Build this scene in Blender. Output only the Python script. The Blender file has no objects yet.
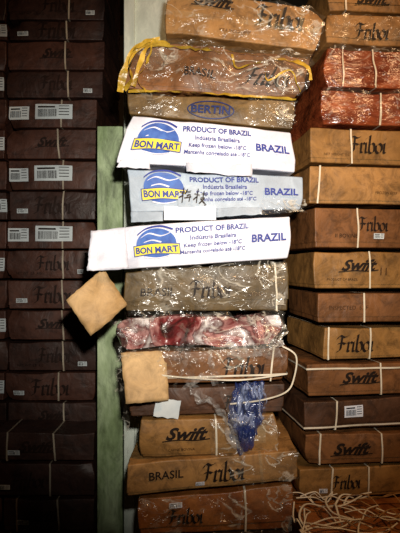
import bpy, math, random
from mathutils import Vector, noise, Matrix
random.seed(7)
CZ=1.30; CD=1.70; K=300.0
sc=bpy.context.scene
sc.view_settings.view_transform='Standard'

def place(u,v,y):
    s=(CD+y)/CD/K
    return Vector(((u-200)*s, y, CZ+(266.5-v)*s))

def lin(h):
    h=h.lstrip('#'); r=[int(h[i:i+2],16)/255 for i in (0,2,4)]
    return tuple((c/12.92 if c<=0.04045 else ((c+0.055)/1.055)**2.4) for c in r)+(1,)

# ---------------- materials ----------------
def nodes(m):
    m.use_nodes=True; nt=m.node_tree; nt.nodes.clear()
    out=nt.nodes.new('ShaderNodeOutputMaterial'); return nt,out
def ramp(nt,stops):
    r=nt.nodes.new('ShaderNodeValToRGB'); e=r.color_ramp.elements
    e[0].position,e[0].color=stops[0]; e[1].position,e[1].color=stops[-1]
    for p,c in stops[1:-1]:
        n=e.new(p); n.color=c
    return r
def mul(c,f): return (c[0]*f,c[1]*f,c[2]*f,1)
def surf(name,c1,c2,rough=0.55,scale=6,bump=0.3,bscale=25,spec=0.4,stretch=(1,1,1),dirt=None,grime=0):
    m=bpy.data.materials.new(name); nt,out=nodes(m)
    p=nt.nodes.new('ShaderNodeBsdfPrincipled'); tc=nt.nodes.new('ShaderNodeTexCoord')
    mp=nt.nodes.new('ShaderNodeMapping'); mp.inputs['Scale'].default_value=stretch
    nt.links.new(tc.outputs['Object'],mp.inputs[0])
    vec=mp.outputs[0]
    if grime:
        oi=nt.nodes.new('ShaderNodeObjectInfo'); ad=nt.nodes.new('ShaderNodeVectorMath'); ad.operation='MULTIPLY_ADD'
        nt.links.new(oi.outputs['Location'],ad.inputs[0]); ad.inputs[1].default_value=(7,7,7); nt.links.new(mp.outputs[0],ad.inputs[2]); vec=ad.outputs[0]
    n=nt.nodes.new('ShaderNodeTexNoise'); n.inputs['Scale'].default_value=scale; n.inputs['Detail'].default_value=6; n.inputs['Roughness'].default_value=.6
    nt.links.new(vec,n.inputs['Vector'])
    st=[(0.3,c1),(0.7,c2)]
    if dirt: st=[(0.25,dirt),(0.4,c1),(0.7,c2)]
    r=ramp(nt,st); nt.links.new(n.outputs['Fac'],r.inputs[0]); col=r.outputs[0]
    if grime:
        g=nt.nodes.new('ShaderNodeTexNoise'); g.inputs['Scale'].default_value=16; g.inputs['Detail'].default_value=8; g.inputs['Roughness'].default_value=.75; g.inputs['Distortion'].default_value=.7
        nt.links.new(vec,g.inputs['Vector'])
        gr=ramp(nt,[(.36,(1-grime,1-grime,1-grime,1)),(.52,(.92,.92,.92,1)),(.68,(1.12,1.12,1.1,1))]); nt.links.new(g.outputs['Fac'],gr.inputs[0])
        mx=nt.nodes.new('ShaderNodeMixRGB'); mx.blend_type='MULTIPLY'; mx.inputs[0].default_value=1
        nt.links.new(col,mx.inputs[1]); nt.links.new(gr.outputs[0],mx.inputs[2]); col=mx.outputs[0]
    nt.links.new(col,p.inputs['Base Color'])
    b=nt.nodes.new('ShaderNodeTexNoise'); b.inputs['Scale'].default_value=bscale; b.inputs['Detail'].default_value=4; b.inputs['Distortion'].default_value=.6
    nt.links.new(vec,b.inputs['Vector'])
    bp=nt.nodes.new('ShaderNodeBump'); bp.inputs['Strength'].default_value=bump; bp.inputs['Distance'].default_value=0.01
    nt.links.new(b.outputs['Fac'],bp.inputs['Height']); nt.links.new(bp.outputs[0],p.inputs['Normal'])
    rr=nt.nodes.new('ShaderNodeMapRange'); rr.inputs['To Min'].default_value=rough-.15; rr.inputs['To Max'].default_value=rough+.15
    nt.links.new(n.outputs['Fac'],rr.inputs[0]); nt.links.new(rr.outputs[0],p.inputs['Roughness'])
    p.inputs['Specular IOR Level'].default_value=spec
    nt.links.new(p.outputs[0],out.inputs[0]); return m
def card(name,h,var=.6,rough=.5,bump=.8):
    c=lin(h); return surf(name,mul(c,var),c,rough,5,bump,12,.4,dirt=mul(c,var*.6),grime=.55)
M={}
M['tan']=card('carton_tan','#a87a42')
M['tan2']=card('carton_light','#b8874e')
M['brown']=card('carton_brown','#8c5c34')
M['olive']=card('carton_olive','#6c5630')
M['oliveb']=card('carton_olive_light','#80643a')
M['dark']=card('carton_dark','#5e3e2a')
M['left']=card('carton_shade','#58362a')  # dimness of the left stack put into a darker base colour, both tones
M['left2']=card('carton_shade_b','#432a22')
M['flap']=surf('carton_flap',lin('#b08c5c'),lin('#dab684'),.6,6,.6,14,.3,grime=.35)
M['red']=surf('wrapped_meat_red',lin('#5c2012'),lin('#a6542e'),.22,9,1.0,20,.9,(1,1,2.5),grime=.35)
M['white']=surf('white_carton',lin('#d2d4e4'),lin('#f2f2fc'),.5,4,.6,9,.4,grime=.2)
M['white2']=surf('white_carton_grey',lin('#98a6b6'),lin('#b8c4d2'),.5,4,.6,9,.4,grime=.2)
M['paper']=surf('label_paper',lin('#d0d4e0'),lin('#e4e6ee'),.6,8,.05,30,.3)
M['paperg']=surf('label_paper_grey',lin('#b4bcc0'),lin('#d4dcde'),.6,8,.05,30,.3)
M['ink']=surf('print_black',lin('#180e08'),lin('#22150e'),.6,10,.0,30,.2)
M['inkd']=surf('print_faded',lin('#1a0e0a'),lin('#26160f'),.6,10,.0,30,.2)
M['inkl']=surf('print_brown',lin('#38220c'),lin('#482b12'),.6,10,.0,30,.2)
M['blue']=surf('print_blue',lin('#23307e'),lin('#2c3c94'),.5,10,.0,30,.3)
M['blued']=surf('print_blue_faded',lin('#182450'),lin('#223068'),.5,10,.0,30,.3)
M['bluel']=surf('globe_blue',lin('#1e3c90'),lin('#4a74c0'),.5,24,.0,30,.3)
M['yel']=surf('print_yellow',lin('#e0cc2a'),lin('#eee050'),.5,10,.0,30,.3)
M['strap']=surf('strap_white',lin('#c2b69e'),lin('#eee4d0'),.35,12,.1,40,.5)
M['strapw']=surf('strap_bright',lin('#cfc4ae'),lin('#f0e6d0'),.35,12,.1,40,.5)
M['strapd']=surf('strap_dull',lin('#857868'),lin('#b0a490'),.35,12,.1,40,.5)
M['ywrap']=surf('yellow_plastic',lin('#8a6a18'),lin('#d8b03c'),.35,14,.6,30,.6)
M['green']=surf('pale_green_paint',lin('#84986c'),lin('#c6d8ae'),.5,9,.3,30,.4,(1,1,.4),dirt=lin('#4a5232'),grime=.55)
M['mint']=surf('mint_white_paint',lin('#dce8da'),lin('#f4faf0'),.55,7,.3,30,.3,(1,1,.4),dirt=lin('#b8c8b4'),grime=.2)
M['wall']=surf('cold_room_wall',lin('#3a352c'),lin('#4a453a'),.8,3,.2,20,.2)
M['floorm']=surf('concrete_floor',lin('#3a3630'),lin('#544e46'),.8,5,.3,30,.2)
M['wood']=surf('pallet_wood',lin('#6a4c30'),lin('#9a7a50'),.7,6,.4,20,.2,(1,8,8))
M['straw']=surf('orange_wrap',lin('#7a3e1a'),lin('#b07038'),.4,8,.6,18,.5,grime=.4)
def meatmat():
    m=bpy.data.materials.new('frozen_meat'); nt,out=nodes(m)
    p=nt.nodes.new('ShaderNodeBsdfPrincipled'); tc=nt.nodes.new('ShaderNodeTexCoord')
    n=nt.nodes.new('ShaderNodeTexNoise'); n.inputs['Scale'].default_value=9; n.inputs['Detail'].default_value=7; n.inputs['Distortion'].default_value=1.0
    nt.links.new(tc.outputs['Object'],n.inputs['Vector'])
    r=ramp(nt,[(.32,lin('#200c0a')),(.42,lin('#74282a')),(.49,lin('#b07c78')),(.53,lin('#5c2626')),(.58,lin('#a89a98')),(.66,lin('#f0e8e8'))])
    nt.links.new(n.outputs['Fac'],r.inputs[0]); nt.links.new(r.outputs[0],p.inputs['Base Color'])
    b=nt.nodes.new('ShaderNodeBump'); b.inputs['Strength'].default_value=.8; b.inputs['Distance'].default_value=.02
    nt.links.new(n.outputs['Fac'],b.inputs['Height']); nt.links.new(b.outputs[0],p.inputs['Normal'])
    p.inputs['Roughness'].default_value=.25; nt.links.new(p.outputs[0],out.inputs[0]); return m
M['meat']=meatmat()
def film(name,lo,hi,col='#efe6d4',wid=.045,sc_=7,st=(1,1,2.2),patchy=.12,rough=.13,gl=.022):
    m=bpy.data.materials.new(name); nt,out=nodes(m)
    tc=nt.nodes.new('ShaderNodeTexCoord'); mp=nt.nodes.new('ShaderNodeMapping'); mp.inputs['Scale'].default_value=st; mp.inputs['Rotation'].default_value=(0,.4,0)
    nt.links.new(tc.outputs['Object'],mp.inputs[0])
    n=nt.nodes.new('ShaderNodeTexNoise'); n.inputs['Scale'].default_value=sc_; n.inputs['Detail'].default_value=4; n.inputs['Distortion'].default_value=.8
    nt.links.new(mp.outputs[0],n.inputs['Vector'])
    s=nt.nodes.new('ShaderNodeMath'); s.operation='SUBTRACT'; s.inputs[1].default_value=.5; nt.links.new(n.outputs['Fac'],s.inputs[0])
    ab=nt.nodes.new('ShaderNodeMath'); ab.operation='ABSOLUTE'; nt.links.new(s.outputs[0],ab.inputs[0])
    r=nt.nodes.new('ShaderNodeMapRange'); r.inputs['From Min'].default_value=0; r.inputs['From Max'].default_value=wid
    r.inputs['To Min'].default_value=hi; r.inputs['To Max'].default_value=lo
    nt.links.new(ab.outputs[0],r.inputs[0])
    n2=nt.nodes.new('ShaderNodeTexNoise'); n2.inputs['Scale'].default_value=5; nt.links.new(tc.outputs['Object'],n2.inputs['Vector'])
    r2=nt.nodes.new('ShaderNodeMapRange'); r2.inputs['From Min'].default_value=.4; r2.inputs['From Max'].default_value=.62; r2.inputs['To Min'].default_value=patchy; nt.links.new(n2.outputs['Fac'],r2.inputs[0])
    mm=nt.nodes.new('ShaderNodeMath'); mm.operation='MULTIPLY'; nt.links.new(r.outputs[0],mm.inputs[0]); nt.links.new(r2.outputs[0],mm.inputs[1])
    t=nt.nodes.new('ShaderNodeBsdfTransparent'); p=nt.nodes.new('ShaderNodeBsdfPrincipled')
    p.inputs['Base Color'].default_value=lin(col); p.inputs['Roughness'].default_value=rough; p.inputs['Specular IOR Level'].default_value=1
    b=nt.nodes.new('ShaderNodeBump'); b.inputs['Strength'].default_value=1; b.inputs['Distance'].default_value=.03
    nt.links.new(n.outputs['Fac'],b.inputs['Height']); nt.links.new(b.outputs[0],p.inputs['Normal'])
    g=nt.nodes.new('ShaderNodeBsdfGlossy'); g.inputs['Roughness'].default_value=.16; nt.links.new(b.outputs[0],g.inputs['Normal'])
    mg=nt.nodes.new('ShaderNodeMixShader'); mg.inputs[0].default_value=gl; nt.links.new(t.outputs[0],mg.inputs[1]); nt.links.new(g.outputs[0],mg.inputs[2])
    mx=nt.nodes.new('ShaderNodeMixShader'); nt.links.new(mm.outputs[0],mx.inputs[0]); nt.links.new(mg.outputs[0],mx.inputs[1]); nt.links.new(p.outputs[0],mx.inputs[2])
    nt.links.new(mx.outputs[0],out.inputs[0]); return m
M['film']=film('clear_film',.03,.5,wid=.028)
M['filmh']=film('cloudy_film',.15,.75,'#d8d4d0',wid=.07,sc_=12,st=(1,1,1))
M['bwrap']=film('blue_film',.8,.95,'#26366e',wid=.07,sc_=14,st=(2,2,.8),patchy=.85)
M['bwrapl']=film('blue_film_light',.05,.85,'#a4b2d8',wid=.04,sc_=9,st=(1.5,1.5,.7),patchy=.5)
M['tape']=film('packing_tape',.2,.3,'#d8c8a0')

# ---------------- mesh helpers ----------------
def mkobj(name,verts,faces,mat,parent=None,origin=None,smooth=True,bevel=0,solid=0,sub=0):
    me=bpy.data.meshes.new(name)
    o0=origin if origin is not None else Vector((0,0,0))
    me.from_pydata([tuple(Vector(v)-o0) for v in verts],[],faces); me.update()
    if smooth: me.shade_smooth()
    me.materials.append(mat)
    o=bpy.data.objects.new(name,me); sc.collection.objects.link(o)
    if parent: o.parent=parent
    else: o.location=o0
    if solid:
        s=o.modifiers.new('thick','SOLIDIFY'); s.thickness=solid; s.offset=0
    if bevel:
        b=o.modifiers.new('edge','BEVEL'); b.width=bevel; b.segments=2; b.limit_method='ANGLE'; b.angle_limit=math.radians(50); b.harden_normals=True
    return o
_tc={}
def textmesh(body,shear=0,off=0.0):
    k=(body,shear,off)
    if k in _tc: return _tc[k]
    c=bpy.data.curves.new('t','FONT'); c.body=body; c.size=1; c.shear=shear; c.offset=off; c.align_x='CENTER'; c.align_y='CENTER'; c.resolution_u=3
    o=bpy.data.objects.new('t',c); sc.collection.objects.link(o)
    dg=bpy.context.evaluated_depsgraph_get(); me=bpy.data.meshes.new_from_object(o.evaluated_get(dg))
    vs=[(v.co.x,v.co.y) for v in me.vertices]; fs=[tuple(p.vertices) for p in me.polygons]
    bpy.data.objects.remove(o); bpy.data.meshes.remove(me); bpy.data.curves.remove(c)
    _tc[k]=(vs,fs); return _tc[k]
def strokes(lst,nib=(.05,.05)):
    vs=[];fs=[]
    for st in lst:
        pts=smooth_path([Vector((p[0],p[1],0)) for p in st],5) if len(st)>2 else [Vector((p[0],p[1],0)) for p in st]
        b=len(vs)
        for p in pts:
            vs.append((p.x-nib[0],p.y-nib[1])); vs.append((p.x+nib[0],p.y+nib[1]))
        for i in range(len(pts)-1): fs.append((b+2*i,b+2*i+1,b+2*i+3,b+2*i+2))
    return vs,fs
def pen(lst,r):
    a=strokes(lst,(r,r*.6)); b=strokes(lst,(r,-r*.6)); k=len(a[0])
    return a[0]+b[0], a[1]+[tuple(i+k for i in f) for f in b[1]]
def smooth_path(p,n=6):
    out=[]
    for i in range(len(p)-1):
        a=p[max(i-1,0)];b=p[i];c=p[i+1];d=p[min(i+2,len(p)-1)]
        for k in range(n):
            t=k/n
            out.append(.5*((2*b)+(c-a)*t+(2*a-5*b+4*c-d)*t*t+(3*b-a-3*c+d)*t**3))
    out.append(p[-1]); return out
def shift(st,dx): return [[(x+dx,y) for x,y in s] for s in st]
F=[[(.22,.95),(.2,.5),(.18,.12),(.0,.02)],[(-.08,.78),(.08,1.0),(.35,.9),(.62,1.02)],[(.0,.5),(.22,.55),(.45,.48)]]
R=[[(0,.52),(.08,.6),(.09,.3),(.09,.06),(.2,.02)],[(.1,.45),(.22,.62),(.32,.52)]]
I=[[(0,.52),(.08,.6),(.09,.3),(.09,.06),(.2,.02)],[(.07,.84),(.13,.9)]]
B=[[(.0,1.0),(.08,1.02),(.07,.5),(.08,.08),(.22,.0),(.38,.12),(.38,.45),(.24,.6),(.08,.45)]]
O=[[(.2,.6),(.04,.45),(.04,.15),(.2,.0),(.37,.15),(.37,.45),(.2,.6)]]
FR=F+shift(R,.56)+shift(I,.88)+shift(B,1.12)+shift(O,1.58)+shift(I,2.02)
FRI=strokes([[(x-1.1+.12*y,y-.5) for x,y in s] for s in FR],(.07,.05))

class Carton:
    n=0
    def __init__(s,BL,BR,TR,TL,d,mat,amp=.006,bulge=.004,lid=.2,name='cardboard_carton',strapm='strap',body=True,freq=6,fine=.0018):
        s.BL,s.BR,s.TR,s.TL=BL,BR,TR,TL; s.d=d; s.amp=amp; s.bulge=bulge; s.freq=freq; s.fine=fine
        s.w=((BR-BL).length+(TR-TL).length)/2; s.h=((TL-BL).length+(TR-BR).length)/2
        h=Vector((BR.x-BL.x,BR.y-BL.y,0)).normalized(); s.n=Vector((-h.y,h.x,0))
        s.o=(BL+BR)/2+s.n*(d/2); Carton.n+=1; s.seed=Vector((Carton.n*3.7,Carton.n*1.3,0))
        s.mat=mat; s.strapm=strapm
        v,f=s.lattice(0,1,.012,.975,0,d)
        s.obj=mkobj(name,v,f,M[mat] if isinstance(mat,str) else mat,None,s.o,True,.005)
        if lid is not None:
            e=.003
            v,f=s.lattice(-e/s.w,1+e/s.w,lid,.985,-e,d+e,True)
            mkobj('lid',v,f,s.obj.data.materials[0],s.obj,s.o,True,.005)
    def P(s,a,b,t):
        lo=s.BL.lerp(s.BR,a); hi=s.TL.lerp(s.TR,a); p=lo.lerp(hi,b)+s.n*t
        pf=lo.lerp(hi,b)+s.n*max(t,0)
        q=noise.noise_vector(pf*s.freq+s.seed)*s.amp
        q+=noise.noise_vector(pf*17+s.seed*2)*s.fine
        ca=1-min(1,min(abs(a),abs(1-a))*s.w/.06); cb=1-min(1,min(abs(b),abs(1-b))*s.h/.045)
        if ca>0 and cb>0:   # dented corners
            k0=noise.noise(Vector((round(a)*5,round(b)*7,0))+s.seed)
            q+=(s.n+Vector((.8 if a<.5 else -.8,0,0)))*max(0,k0)*.06*ca*cb
        q.z-=max(0,noise.noise(Vector((pf.x*5,3.3,0))+s.seed))*.016*max(0,min(b,1))**3
        k=max(0,math.sin(math.pi*min(max(a,0),1)))*max(0,math.sin(math.pi*min(max(b,0),1)))
        f=1-min(max(t/s.d,0),1)
        q.z*=(.5*max(0,min(b,1))+.2 if q.z<0 else .25)
        return p+q-s.n*(s.bulge*k*(2*f-1))
    def lattice(s,a0,a1,b0,b1,t0,t1,nobot=False,seg=.015):
        na=max(2,int(s.w/seg)); nb=max(2,int(s.h*(b1-b0)/seg)+1); nt=max(2,int(s.d/seg/2))
        idx={};v=[];f=[]
        def g(i,j,k):
            if (i,j,k) not in idx:
                idx[(i,j,k)]=len(v); v.append(s.P(a0+(a1-a0)*i/na,b0+(b1-b0)*j/nb,t0+(t1-t0)*k/nt))
            return idx[(i,j,k)]
        for i in range(na):
            for j in range(nb):
                f.append((g(i,j,0),g(i+1,j,0),g(i+1,j+1,0),g(i,j+1,0)))
                f.append((g(i,j,nt),g(i,j+1,nt),g(i+1,j+1,nt),g(i+1,j,nt)))
            for k in range(nt):
                f.append((g(i,nb,k),g(i+1,nb,k),g(i+1,nb,k+1),g(i,nb,k+1)))
                if not nobot: f.append((g(i,0,k),g(i,0,k+1),g(i+1,0,k+1),g(i+1,0,k)))
        for j in range(nb):
            for k in range(nt):
                f.append((g(0,j,k),g(0,j+1,k),g(0,j+1,k+1),g(0,j,k+1)))
                f.append((g(na,j,k),g(na,j,k+1),g(na,j+1,k+1),g(na,j+1,k)))
        return v,f
    def put(s,vf,a,b,size,mat,name='print',t=-.0066,sx=1,rot=0):
        vs,fs=vf; c,si=math.cos(rot),math.sin(rot)
        v=[s.P(a+(x*sx*c-y*si)*size/s.w,b+(x*sx*si+y*c)*size/s.h,t) for x,y in vs]
        return mkobj(name,v,fs,M[mat],s.obj,s.o,False)
    def text(s,body,a,b,size,mat='ink',shear=0,off=0.0,sx=1,rot=0,t=-.0066):
        return s.put(textmesh(body,shear,off),a,b,size,mat,'printed_text',t,sx,rot)
    def friboi(s,a,b,size,mat='ink',rot=0): return s.put(FRI,a,b,size,mat,'printed_logo',rot=rot)
    def swift(s,a,b,size,mat='ink',rot=0):
        s.text('Swift',a,b,size,mat,.45,.035,1.15,rot)
        sw=strokes([[(-1.3,-.42),(-.3,-.34),(.6,-.38),(1.5,-.3)]],(.0,.035)); s.put(sw,a,b,size,mat,'printed_swoosh',rot=rot)
    def patch(s,a,b,wm,hm,mat,name='label',t=-.005,rot=0,n=8):
        vs=[];fs=[]
        for j in range(n+1):
            for i in range(n+1): vs.append(((i/n-.5)*wm,(j/n-.5)*hm))
        for j in range(n):
            for i in range(n):
                k=j*(n+1)+i; fs.append((k,k+1,k+n+2,k+n+1))
        return s.put((vs,fs),a,b,1,mat,name,t,1,rot)
    def label(s,a,b,wm=.075,hm=.045,mat='paper'):
        s.patch(a,b,wm,hm,mat,t=-.0072)
        vs=[];fs=[]; x=-wm*.42
        while x<wm*.1:
            w=random.choice([.0008,.0015,.0025]); k=len(vs)
            vs+=[(x,-hm*.35),(x+w,-hm*.35),(x+w,hm*.15),(x,hm*.15)]; fs.append((k,k+1,k+2,k+3)); x+=w+random.choice([.001,.002])
        for i in range(4):
            k=len(vs); y=hm*(.35-.2*i); vs+=[(wm*.15,y),(wm*.42,y),(wm*.42,y+hm*.05),(wm*.15,y+hm*.05)]; fs.append((k,k+1,k+2,k+3))
        k=len(vs); vs+=[(-wm*.42,hm*.25),(wm*.05,hm*.25),(wm*.05,hm*.36),(-wm*.42,hm*.36)]; fs.append((k,k+1,k+2,k+3))
        s.put((vs,fs),a,b,1,'ink','barcode',-.009)
    def strap(s,a,w=.006,mat=None,skew=.015):
        mat=mat or s.strapm; pts=[]; N=10; e=.0068
        hb=.012; ht=.995
        for i in range(N+1): pts.append((hb+(ht-hb)*i/N,-e))
        for i in range(1,N+1): pts.append((ht,-e+(s.d+2*e)*i/N))
        for i in range(1,N+1): pts.append((ht+(hb-ht)*i/N,s.d+e))
        for i in range(1,N+1): pts.append((hb-.006,s.d+e-(s.d+2*e)*i/N))
        v=[];f=[]; sk=random.uniform(-skew,skew)
        for i,(b,t) in enumerate(pts):
            aa=a+sk*b
            v.append(s.P(aa-w/2/s.w,b,t)); v.append(s.P(aa+w/2/s.w,b,t))
        for i in range(len(pts)-1): f.append((2*i,2*i+1,2*i+3,2*i+2))
        mkobj('strap',v,f,M[mat],s.obj,s.o,False)
    def hstrap(s,b,w=.006,mat=None):
        mat=mat or s.strapm; pts=[];N=24;e=.0072
        for i in range(N+1): pts.append((-e/s.w,s.d*(1-i/N)-e))
        for i in range(1,N+1): pts.append((-e/s.w+(1+2*e/s.w)*i/N,-e))
        for i in range(1,N+1): pts.append((1+e/s.w,-e+s.d*i/N))
        v=[];f=[]
        for a,t in pts:
            v.append(s.P(a,b-w/2/s.h,t)); v.append(s.P(a,b+w/2/s.h,t))
        for i in range(len(pts)-1): f.append((2*i,2*i+1,2*i+3,2*i+2))
        mkobj('strap',v,f,M[mat],s.obj,s.o,False)
    def filmover(s,a0,a1,b0,b1,mat='film',amp=.006,t=-.012,name='plastic_film',freq=12):
        na=int((a1-a0)*s.w/.007)+4; nb=int((b1-b0)*s.h/.007)+4; v=[];f=[]
        for j in range(nb+1):
            for i in range(na+1):
                a=a0+(a1-a0)*i/na; b=b0+(b1-b0)*j/nb
                ea=noise.noise(Vector((b*7,3,s.seed.x)))*.03; eb=noise.noise(Vector((a*9,5,s.seed.x)))*.12
                p=s.P(a+ea*(1 if i>na/2 else -1),b+eb*(1 if j>nb/2 else -1),t)
                q=Vector((p.x*freq,p.y,p.z*freq*2+p.x*freq))+s.seed; r=abs(noise.noise(q)) + .45*abs(noise.noise(q*2.5))
                v.append(p+s.n*(-amp*(1-2*r)))
        for j in range(nb):
            for i in range(na):
                k=j*(na+1)+i; f.append((k,k+1,k+na+2,k+na+1))
        mkobj(name,v,f,M[mat],s.obj,s.o,True)

def sheet(name,c4,mat,amp,parent,origin,n=16,seed=0,solid=0,torn=.0,freq=18,fs=(1,1,1),fn=None,bend=0):
    A,Bc,C,D=c4; v=[];f=[]
    nn=(Bc-A).cross(D-A).normalized()
    for j in range(n+1):
        for i in range(n+1):
            a=i/n;b=j/n
            a2=fn(a,b) if fn else a
            p=A.lerp(Bc,a2).lerp(D.lerp(C,a2),b)
            q=Vector((a*(Bc-A).length*fs[0],0,b*(D-A).length*fs[2]))*freq+Vector((seed,seed*2,0)); p=p+nn*amp*(abs(noise.noise(q))*2-.6+noise.noise(q*2.1)*.6)
            p=p+nn*bend*max(0,a-.4+.15*b)
            if torn and (i in(0,n) or j in (0,n)): p=p+noise.noise_vector(p*60)*torn
            v.append(p)
    for j in range(n):
        for i in range(n):
            k=j*(n+1)+i; f.append((k,k+1,k+n+2,k+n+1))
    return mkobj(name,v,f,M[mat],parent,origin,True,0,solid)
def ribbon(name,pts,w,mat,parent,origin,twist=0.,up=Vector((0,0,1)),crumple=0,n=8,wn=1,solid=0,flat=False):
    P=smooth_path([Vector(p) for p in pts],n); v=[];f=[]
    for i,p in enumerate(P):
        t=(P[min(i+1,len(P)-1)]-P[max(i-1,0)]).normalized(); s=t.cross(Vector((0,0,1)) if flat else Vector((0,-1,0)))
        if s.length<.1: s=up.copy()
        s.normalize(); s=Matrix.Rotation(twist*i/len(P)*6.28,3,t)@s
        ww=w*(1+ (.7*noise.noise(p*20) if crumple else 0))
        nn=t.cross(s)
        for k in range(wn+1):
            c=k/wn-.5; q=p+s*ww*c
            if crumple: q=q+nn*crumple*noise.noise(q*45)*1.6
            v.append(q)
    m=wn+1
    for i in range(len(P)-1):
        for k in range(wn): f.append((i*m+k,i*m+k+1,(i+1)*m+k+1,(i+1)*m+k))
    return mkobj(name,v,f,M[mat],parent,origin,bool(crumple),0,solid)
def cord(name,pts,r,mat,parent,origin,n=6):
    P=smooth_path([Vector(p) for p in pts],n); v=[];f=[];S=6
    for i,p in enumerate(P):
        t=(P[min(i+1,len(P)-1)]-P[max(i-1,0)]).normalized(); s=t.cross(Vector((0,0,1)))
        if s.length<.05: s=Vector((1,0,0))
        s.normalize(); u=t.cross(s)
        for k in range(S):
            an=k/S*6.283; v.append(p+s*math.cos(an)*r+u*math.sin(an)*r*.5)
    for i in range(len(P)-1):
        for k in range(S): f.append((i*S+k,i*S+(k+1)%S,(i+1)*S+(k+1)%S,(i+1)*S+k))
    return mkobj(name,v,f,M[mat],parent,origin,True)

def C(q,y=0,d=.38,mat='tan',**k):
    TL,TR,BR,BL=[place(u,v,y) for u,v in q]
    return Carton(BL,BR,TR,TL,d,mat,**k)

# ---------------- centre stack ----------------
c1=C([(168,-14),(327,8),(318,51),(163,33)],-.02,mat='tan2',lid=None,amp=.009)
c1.swift(.28,.78,.05,'ink',0); c1.friboi(.72,.62,.07,'ink'); c1.text('ICE & FROZEN BEEF',.45,.2,.012,'inkl')
c1.strap(.86,.012,'tape'); c1.patch(.5,.42,.5,.016,'tape','tape',-.007)
c1.filmover(.0,1,.0,.95,'film',.005,-.014)
c2=C([(138,38),(311,58),(298,98),(124,90)],-.01,mat='brown',lid=.1,amp=.024,freq=7,fine=.007,bulge=.014)
c2.text('BRASIL',.42,.4,.037,'ink',0,.015,t=-.011); c2.put(FRI,.78,.42,.062,'ink','printed_logo',-.011)
c2.filmover(.08,1.02,.05,1.0,'film',.012,-.022)
c2.filmover(.0,.35,.3,1.05,'film',.014,-.027)
c3=C([(126,92),(297,100),(291,130),(128,114)],.0,mat='oliveb',lid=None)
el=[(math.cos(i/40*6.283),math.sin(i/40*6.283)) for i in range(40)]
ring=([(x*1.0,y*.38) for x,y in el]+[(x*.95,y*.33) for x,y in el],[(i,(i+1)%40,40+(i+1)%40,40+i) for i in range(40)])
c3.put(ring,.5,.42,.08,'blued','printed_oval',-.010); c3.text('BERTIN',.5,.42,.036,'blued',0,.03,1.15,0,-.010)
c3.filmover(.02,.32,.0,.95,'film',.005,-.014); c3.filmover(.72,1,.0,.95,'film',.005,-.014)

def bonmart(c,la=.0,grey=False):
    A=.20+la
    disc=lambda rx,ry,ox=0,oy=0:([(x*rx+ox,y*ry+oy) for x,y in el],[tuple(range(40))])
    c.put(disc(.066,.049,0,.004),A,.52,1,'bluel','logo_globe',-.0052)
    c.put(strokes([[(-.05,.026),(-.02,.038),(.02,.028),(.05,.036)],[(-.04,.01),(-.01,.016),(.02,.008)],[(-.04,-.038),(0,-.044),(.04,-.038)]],(.002,.002)),A,.52,1,'white','logo_swirl',-.0066)
    c.put(strokes([[(-.062,.036),(-.03,.054),(.02,.059),(.058,.046)]],(.001,.003)),A,.52,1,'blue','logo_arc',-.0062)
    c.put(strokes([[(-.076,-.018),(0,-.012),(.076,-.018)]],(.0,.018)),A,.52,1,'blue','logo_banner',-.0072)
    c.put(strokes([[(-.073,-.018),(0,-.012),(.073,-.018)]],(.0,.0155)),A,.52,1,'yel','logo_banner_fill',-.0080)
    c.text('BON MART',A,.40,.028,'blue',0,.035,.97,0,-.0092)
    tx=.545
    c.text('PRODUCT OF BRAZIL',tx,.80,.0235,'blue',0,.028,1.0)
    c.text('Indústria Brasileira',tx,.62,.0195,'blue',0,.02,1.0)
    c.text('Keep frozen below -18°C',tx,.46,.018,'blue',0,.02,1.0)
    c.text('Mantenha congelado até -18°C',tx,.31,.017,'blue',0,.02,1.0)
    c.text('BRAZIL',.87,.5,.034,'blue',0,.03,1.0,0,-.008)
c4=C([(129,114),(291,131),(297,172),(118,163)],-.03,mat='white',lid=None,amp=.010,fine=.0025); bonmart(c4)
c5=C([(127,167),(303,176),(303,210),(131,213)],-.01,mat='white2',lid=None,amp=.010,fine=.0025); bonmart(c5,0)
c6=C([(118,226),(291,214),(288,259),(122,270)],-.04,mat='white',lid=None,amp=.010,fine=.0025); bonmart(c6,.02)
c5.filmover(.75,1.02,-.1,.3,'film',.006,-.015)
def flap(c,q,ys,mat,amp=.004,name='flap',solid=.003,seed=1,torn=.003,bend=0):
    pts=[place(u,v,y) for (u,v),y in zip(q,ys)]
    return sheet(name,pts,mat,amp,c.obj,c.o,14,seed,solid,torn,8,bend=bend)
flap(c6,[(87,271),(129,269),(125,227),(91,231)],[-.065,-.043,-.043,-.06],'white',.010)
flap(c4,[(116,167),(150,169),(150,160),(120,160)],[-.045,-.035,-.033,-.045],'white',.006)
flap(c4,[(186,171),(252,177),(252,165),(186,162)],[-.045,-.045,-.036,-.036],'white',.008)
flap(c5,[(131,222),(163,221),(163,212),(131,211)],[-.03,-.025,-.018,-.018],'white2',.006)
flap(c5,[(216,217),(262,214),(262,207),(216,208)],[-.03,-.025,-.018,-.018],'white2',.006)
note=flap(c5,[(164,220),(216,220),(216,206),(164,206)],[-.033,-.033,-.027,-.027],'paper',.002,'note',0,3,.0)
flap(c5,[(178,207),(204,207),(204,193),(178,193)],[-.028,-.028,-.02,-.02],'white2',.002,'note_upper',0,3,.0)
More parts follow.
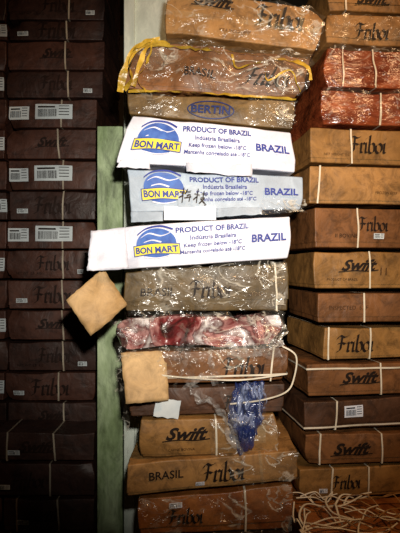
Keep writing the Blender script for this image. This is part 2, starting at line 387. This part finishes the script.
hs=[[(-1.1,.3),(-.45,.35)],[(-.72,.9),(-.74,-.7)],[(-.7,.1),(-1.15,-.35)],[(-.3,.8),(-.5,.35)],[(-.35,.5),(.1,.55)],[(-.3,.1),(.05,.15),(0,-.55)],[(-.55,-.15),(.2,-.1)],
    [(.5,.25),(1.1,.3)],[(.82,.85),(.8,-.65)],[(.78,.0),(.45,-.4)],[(1.25,.55),(1.8,.6)],[(1.45,.9),(1.45,.1)],[(1.2,.1),(1.6,.15),(1.1,-.6)],[(1.2,.0),(1.9,-.65)]]
c5.put(pen([[(x-.35,y+.12*math.sin(x*3)) for x,y in s] for s in hs],.05),.365,.34,.029,'ink','handwriting',-.034,rot=-.12)

c7=C([(126,271),(288,261),(288,311),(124,312)],0,mat='olive',lid=.25,amp=.008,fine=.003)
c7.text('BRASIL',.2,.45,.04,'ink',0,.012); c7.friboi(.52,.5,.058,'ink'); c7.text('CARNE CONGELADA',.75,.7,.012,'inkl'); c7.text('NET 20 KG',.8,.35,.012,'inkl'); c7.strap(.93)
c7.filmover(.1,.98,.1,1.05,'film',.010,-.018)
c7.filmover(.02,.5,-.1,.4,'film',.008,-.022)
flap(c7,[(91,336),(128,305),(104,268),(66,300)],[-.055,-.012,-.03,-.07],'flap',.006,seed=4,bend=-.02)
cm=C([(122,317),(274,316),(277,344),(118,348)],.005,mat='meat',lid=None,amp=.05,bulge=.016,freq=13,name='meat_package',fine=.016)
cm.filmover(-.03,1.03,-.2,1.15,'film',.014,-.036,freq=22)
cm.filmover(.0,.2,.2,1.15,'filmh',.014,-.038,freq=26); cm.filmover(.38,.5,-.4,.7,'filmh',.014,-.04,freq=26)
cm.filmover(.7,1.05,-.35,.2,'filmh',.014,-.038,freq=26)
c9=C([(125,351),(290,347),(288,381),(127,385)],.0,mat='brown',lid=.15,amp=.008)
c9.friboi(.72,.45,.065,'ink'); c9.hstrap(.2); c9.strap(.9); c9.filmover(.2,.8,.3,1.1,'film',.010,-.017)
flap(c9,[(126,404),(169,400),(166,350),(121,353)],[-.065,-.05,-.015,-.025],'flap',.006,seed=7,bend=-.02)
c10=C([(129,387),(284,383),(282,412),(131,417)],.02,mat='dark',lid=.2)
c10.friboi(.72,.4,.05,'ink'); c10.strap(.25); c10.strap(.85)
flap(c10,[(153,416),(178,419),(181,401),(157,397)],[-.015,-.015,.0,.0],'paperg',.001,'tag',0)
c11=C([(139,419),(278,414),(279,452),(140,459)],.0,mat='tan',lid=.1,amp=.008)
c11.swift(.32,.6,.056,'ink'); c11.text('CARNE BOVINA',.3,.2,.012,'ink'); c11.strap(.55); c11.patch(.8,.5,.1,.06,'tape','tape')
c11.filmover(.5,1,.0,1,'film',.007,-.016)
c12=C([(129,463),(296,449),(296,480),(128,496)],-.02,mat='tan2',lid=.12,amp=.008)
c12.text('BRASIL',.22,.55,.036,'ink',0,.015); c12.friboi(.56,.52,.063,'ink'); c12.strap(.8,.01,'tape'); c12.label(.42,.2,.03,.012)
c12.filmover(.6,1.0,.1,1.0,'film',.008,-.016)
c13=C([(139,498),(291,483),(291,529),(140,535)],.0,mat='straw',lid=.2,amp=.008)
c13.friboi(.3,.45,.05,'ink'); c13.label(.24,.75,.04,.02); c13.filmover(.0,1,.0,1,'film',.01,-.014); c13.strap(.7)
for (a,b_) in ((537,579),(581,623)):
    cc=C([(140,a if a>540 else 538),(290,a-3 if a<540 else a),(290,b_),(140,b_)],.01,mat='brown'); cc.strap(.3)

def rb(name,c,pts,w,mat,tw=0,cr=.006,wn=4,n=8):
    return ribbon(name,[place(u,v,y) for u,v,y in pts],w,M and mat,c.obj,c.o,tw,crumple=cr,n=n,wn=wn)
rb('yellow_wrap',c2,[(120,92,-.03),(124,72,-.04),(133,52,-.045),(150,42,-.05),(170,44,-.05)],.02,'ywrap',.2)
rb('yellow_wrap_b',c2,[(133,86,-.045),(140,64,-.055),(150,46,-.055),(185,48,-.05),(230,52,-.05),(275,58,-.045),(306,66,-.04),(311,80,-.035)],.014,'ywrap',.5)
rb('yellow_wrap_c',c2,[(124,90,-.03),(132,78,-.055),(128,60,-.055),(142,44,-.055),(160,38,-.05)],.012,'ywrap',.6)
rb('yellow_wrap_d',c2,[(152,40,-.055),(148,60,-.06),(138,76,-.055),(146,92,-.045)],.008,'ywrap',.4)
rb('yellow_wrap_e',c2,[(128,91,-.04),(160,91,-.045),(200,93,-.045),(250,96,-.045),(296,99,-.035)],.008,'ywrap',.7)
rb('yellow_wrap_f',c2,[(232,54,-.05),(238,68,-.055),(262,62,-.055),(268,80,-.05),(290,70,-.05),(300,92,-.04)],.006,'ywrap',.7)
rb('hanging_film',cm,[(178,345,-.04),(186,372,-.05),(200,396,-.045),(222,412,-.05),(236,440,-.04),(246,470,-.04)],.035,'filmh',.25,.016,8)
rb('hanging_film_b',cm,[(192,340,-.045),(184,365,-.06),(176,388,-.05),(190,384,-.06),(215,374,-.05),(226,398,-.05),(238,428,-.05)],.024,'filmh',.6,.012,6)
rb('hanging_film_c',cm,[(118,342,-.01),(120,380,-.03),(126,420,-.02),(124,462,-.03)],.03,'film',.2,.012,6)
rb('hanging_film_d',cm,[(245,455,-.035),(238,480,-.04),(243,505,-.03),(238,528,-.03)],.012,'filmh',.5,.008,4)
rb('hanging_film_e',cm,[(210,352,-.04),(215,385,-.05),(232,400,-.04),(226,430,-.05),(244,455,-.04)],.018,'filmh',.5,.012,6)
def gather(a,b):
    k=.6+.4*math.sin(math.pi*min(1,max(0,(1-b)*.7+.1)))+.2*noise.noise(Vector((b*6,2 if a<.5 else 9,1))); return .5+(a-.5)*k
def bag(nm,q,ys,mat,amp,seed):
    pts=[place(u,v,y) for (u,v),y in zip(q,ys)]
    sheet(nm,pts,mat,amp,c10.obj,c10.o,30,seed,0,.006,30,(1.3,1,.5),gather)
bag('blue_bag',[(228,442),(260,434),(268,380),(230,384)],[-.03,-.03,-.03,-.02],'bwrap',.03,3)
bag('blue_bag_fold',[(228,434),(266,426),(268,382),(230,386)],[-.055,-.055,-.05,-.045],'bwrapl',.03,9)
bag('blue_bag_tail',[(236,455),(254,450),(256,424),(236,426)],[-.035,-.035,-.035,-.03],'bwrap',.014,12)
rb('loose_strap',c9,[(282,346,-.02),(296,356,-.03),(294,378,-.02),(286,392,-.03),(262,400,-.03),(230,404,-.03)],.005,'strap',0,0,1,10)
rb('loose_strap_b',c9,[(150,374,-.02),(190,378,-.025),(240,380,-.02),(286,374,-.02)],.005,'strap',0,0,1)

# ---------------- right stack ----------------
def RC(uL,vT,vB,mat,yL=.12,w=.56,yaw=7,d=.4,**k):
    tl=place(uL,vT,yL); bl=place(uL,vB,yL); bl.x=tl.x
    e=Vector((math.cos(math.radians(yaw)),math.sin(math.radians(yaw)),0))*w
    return Carton(bl,bl+e,tl+e,tl,d,mat,**k)
r=RC(328,-30,10,'tan'); r.swift(.28,.3,.045); r.strap(.12)
r=RC(326,12,43,'tan2'); r.friboi(.3,.45,.055,'ink'); r.strap(.12,.02,'tape'); r.filmover(.0,.6,.1,.95,'film',.005,-.012)
r=RC(325,45,87,'red',amp=.014,freq=9,lid=None,name='wrapped_meat_block',fine=.006); r.filmover(0,.8,-.05,1,'film',.012,-.022); r.strap(.33); r.strap(.1,.004)
r=RC(321,89,124,'red',amp=.014,freq=9,lid=None,name='wrapped_meat_block',fine=.006); r.filmover(0,.8,0,1,'film',.012,-.022); r.strap(.4)
r=RC(311,127,163,'tan',lid=.15,yaw=8); r.friboi(.38,.55,.06,'ink'); r.text('NET WEIGHT  KG',.17,.25,.012,'inkl'); r.strap(.27)
r=RC(310,165,204,'tan2',lid=.1,yaw=6); r.strap(.05); r.text('FROZEN BEEF',.5,.3,.014,'inkl')
r=RC(315,207,248,'brown',lid=.15,yaw=9); r.friboi(.38,.6,.05,'ink'); r.text('II BOVINE',.2,.3,.02,'ink'); r.strap(.28,); r.label(.42,.3,.04,.02,'paperg')
r=RC(314,251,289,'tan',lid=.12,yaw=7); r.swift(.28,.62,.054); r.text('PRODUCT OF BRAZIL',.18,.25,.012,'ink'); r.strap(.37); r.text('11',.46,.45,.04,'inkl')
r=RC(318,293,323,'brown',lid=.2,yaw=5); r.text('INSPECTED  S.I.F.',.2,.5,.02,'inkl'); r.strap(.3)
r=RC(324,327,360,'tan',yL=.14,lid=.1,yaw=9); r.friboi(.2,.5,.06,'ink'); r.strap(.3); r.strap(.03)
r=RC(308,364,397,'brown',lid=.15,yaw=7); r.swift(.33,.55,.054); r.strap(.48); r.hstrap(.85)
r=RC(305,400,431,'dark',lid=.2,yaw=9); r.label(.32,.6,.07,.045,'paper'); r.strap(.2); r.hstrap(.12)
r=RC(306,434,466,'brown',lid=.2,yaw=6); r.swift(.28,.5,.056); r.strap(.5); r.strap(.08)
r=RC(300,469,500,'tan',lid=.15); r.friboi(.3,.55,.045,'ink'); r.label(.15,.3,.03,.015); r.strap(.2); r.strap(.45)
zt=place(300,502,.12).z
xl=.335
def box_at(x0,x1,y0,z0,z1,d,mat,**k):
    return Carton(Vector((x0,y0,z0)),Vector((x1,y0,z0)),Vector((x1,y0,z1)),Vector((x0,y0,z1)),d,mat,**k)
base=box_at(xl,xl+.62,-.28,zt-.15,zt,.80,'straw',amp=.008,freq=9,lid=None)
b2=box_at(xl,xl+.62,-.27,zt-.30,zt-.152,.78,'brown'); b2.strap(.3)
for i in range(26):
    x0=random.uniform(xl-.03,xl+.34); y0=random.uniform(-.16,.08); pts=[]
    ang=random.uniform(-.9,.9)+(math.pi if i%2 else 0); tr=random.choice([-1,1])*.35
    for k in range(7):
        pts.append(Vector((min(max(x0,xl-.03),xl+.58),min(max(y0,-.26),.10),zt+.008+random.random()*.04)))
        ang+=tr+random.uniform(-.5,.5); x0+=.065*math.cos(ang); y0+=.06*math.sin(ang)
    cord('tangled_strap_%d'%i,pts,random.choice([.0028,.004]),'strapw' if i%4 else 'tan2',base.obj,base.o)

# ---------------- left stack ----------------
YL=.62
edges=[-70,-38,-8,12+8,40,70,98,128,159,190,220,249,279,309,340,371,401,430]
random.seed(3)
for i in range(len(edges)-1):
    a,b=edges[i],edges[i+1]
    jr=random.uniform(-2,2); m=random.choice(['left','left2'])
    ur=96+ (8 if b<110 else 0)
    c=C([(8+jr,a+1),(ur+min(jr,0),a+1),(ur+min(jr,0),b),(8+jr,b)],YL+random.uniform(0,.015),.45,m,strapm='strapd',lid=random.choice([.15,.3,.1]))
    c.strap(.62+random.uniform(-.03,.03),.007)
    k=i%3
    if a in (98,159,220): c.label(.52,.55,.17,.07,'paperg'); c.label(.12,.5,.09,.06,'paperg')
    elif k==0: c.friboi(.5,.5,.075,'inkd'); c.label(.15,.3,.05,.02,'paperg')
    elif k==1: c.swift(.5,.55,.055,'inkd')
    else: c.friboi(.52,.55,.065,'inkd'); c.text('NET WT  LB  KG',.25,.2,.016,'inkd'); c.label(.85,.25,.04,.02,'paperg')
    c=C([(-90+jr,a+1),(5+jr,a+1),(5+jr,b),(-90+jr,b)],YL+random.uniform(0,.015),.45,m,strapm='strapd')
    if i%2: c.label(.93,.5,.07,.06,'paperg')
for i,(a,b) in enumerate([(431,461),(462,496),(497,531),(532,560)]):
    u0=[-8,-20,4,-4][i]; y=.44
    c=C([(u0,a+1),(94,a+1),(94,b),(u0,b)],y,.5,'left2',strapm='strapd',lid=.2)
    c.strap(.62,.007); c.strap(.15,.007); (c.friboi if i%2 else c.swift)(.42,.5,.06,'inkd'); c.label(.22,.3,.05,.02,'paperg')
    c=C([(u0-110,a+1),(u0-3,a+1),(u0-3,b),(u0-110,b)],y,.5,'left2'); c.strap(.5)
zb=place(0,560,.44).z

# ---------------- pallets, pillar, room ----------------
def boxm(name,x0,x1,y0,y1,z0,z1,mat,parent=None,bevel=.004):
    v=[Vector((x,y,z)) for z in (z0,z1) for y in (y0,y1) for x in (x0,x1)]
    f=[(0,2,3,1),(4,5,7,6),(0,1,5,4),(2,6,7,3),(0,4,6,2),(1,3,7,5)]
    o=Vector(((x0+x1)/2,(y0+y1)/2,z0)) if parent is None else parent.location
    return mkobj(name,v,f,mat if not isinstance(mat,str) else M[mat],parent,o,False,bevel)
def pallet(x0,x1,y0,y1,ztop):
    e=bpy.data.objects.new('wooden_pallet',None); e.location=(x0,y0,0); sc.collection.objects.link(e)
    def bx(nm,a0,a1,b0,b1,c0,c1): boxm(nm,a0,a1,b0,b1,c0,c1,'wood',e)
    n=5
    for i in range(n):
        a=y0+(y1-y0-.08)*i/(n-1); bx('deck_board_%d'%i,x0,x1,a,a+.08,ztop-.018,ztop)
    for i in range(3):
        a=x0+(x1-x0-.08)*i/2; bx('stringer_%d'%i,a,a+.08,y0,y1,.0,ztop-.018)
bpy.context.view_layer.update()
zc=place(0,623,.01).z
pallet(-.25,.32,-.0,.40,zc-.004)
pallet(xl,xl+.62,-.27,.5,zt-.306)
pallet(-1.35,-.46,.44,1.05,max(.04,zb-.004))
post=boxm('painted_post',place(127,0,.46).x,place(172,0,.46).x,.46,.58,0,2.75,'mint')
boxm('post_flange',place(127,0,.46).x-.012,place(135,0,.46).x,.448,.46,.02,2.74,'mint',post)
boxm('leaning_board',-.432,place(127,0,.46).x-.016,.44,.47,0,place(0,126,.44).z,'green')
boxm('floor',-2,2,-2.8,1.5,-.1,0,'floorm',bevel=0)
boxm('ceiling',-2,2,-2.8,1.5,2.75,2.85,'wall',bevel=0)
boxm('wall_back',-2,2,1.5,1.6,0,2.75,'wall',bevel=0)
boxm('wall_left',-2.1,-2,-2.8,1.6,0,2.75,'wall',bevel=0)
boxm('wall_right',2,2.1,-2.8,1.6,0,2.75,'wall',bevel=0)
boxm('wall_front',-2,2,-2.9,-2.8,0,2.75,'wall',bevel=0)

# ---------------- lights ----------------
def look(o,t): o.rotation_euler=(Vector(t)-o.location).to_track_quat('-Z','Y').to_euler()
l=bpy.data.lights.new('key_lamp','SPOT'); l.energy=178; l.spot_size=math.radians(69); l.spot_blend=1; l.shadow_soft_size=.03; l.color=(1,.93,.82)
o=bpy.data.objects.new('key_lamp',l); o.location=(.08,-1.68,1.52); sc.collection.objects.link(o); look(o,(.07,0,1.48))
l=bpy.data.lights.new('warm_lamp','AREA'); l.energy=13; l.size=.25; l.color=(1,.58,.28)
o=bpy.data.objects.new('warm_lamp',l); o.location=(.9,-1.0,2.5); sc.collection.objects.link(o); look(o,(.5,.1,1.0))
w=bpy.data.worlds.new('World'); sc.world=w; w.use_nodes=True; w.node_tree.nodes['Background'].inputs[0].default_value=(.02,.015,.012,1)

cam=bpy.data.cameras.new('camera'); cam.sensor_width=36; cam.sensor_fit='VERTICAL'; cam.sensor_height=36; cam.lens=36*CD/(533/K)
co=bpy.data.objects.new('camera',cam); co.location=(0,-CD,CZ); co.rotation_euler=(math.radians(90),0,0); sc.collection.objects.link(co); sc.camera=co
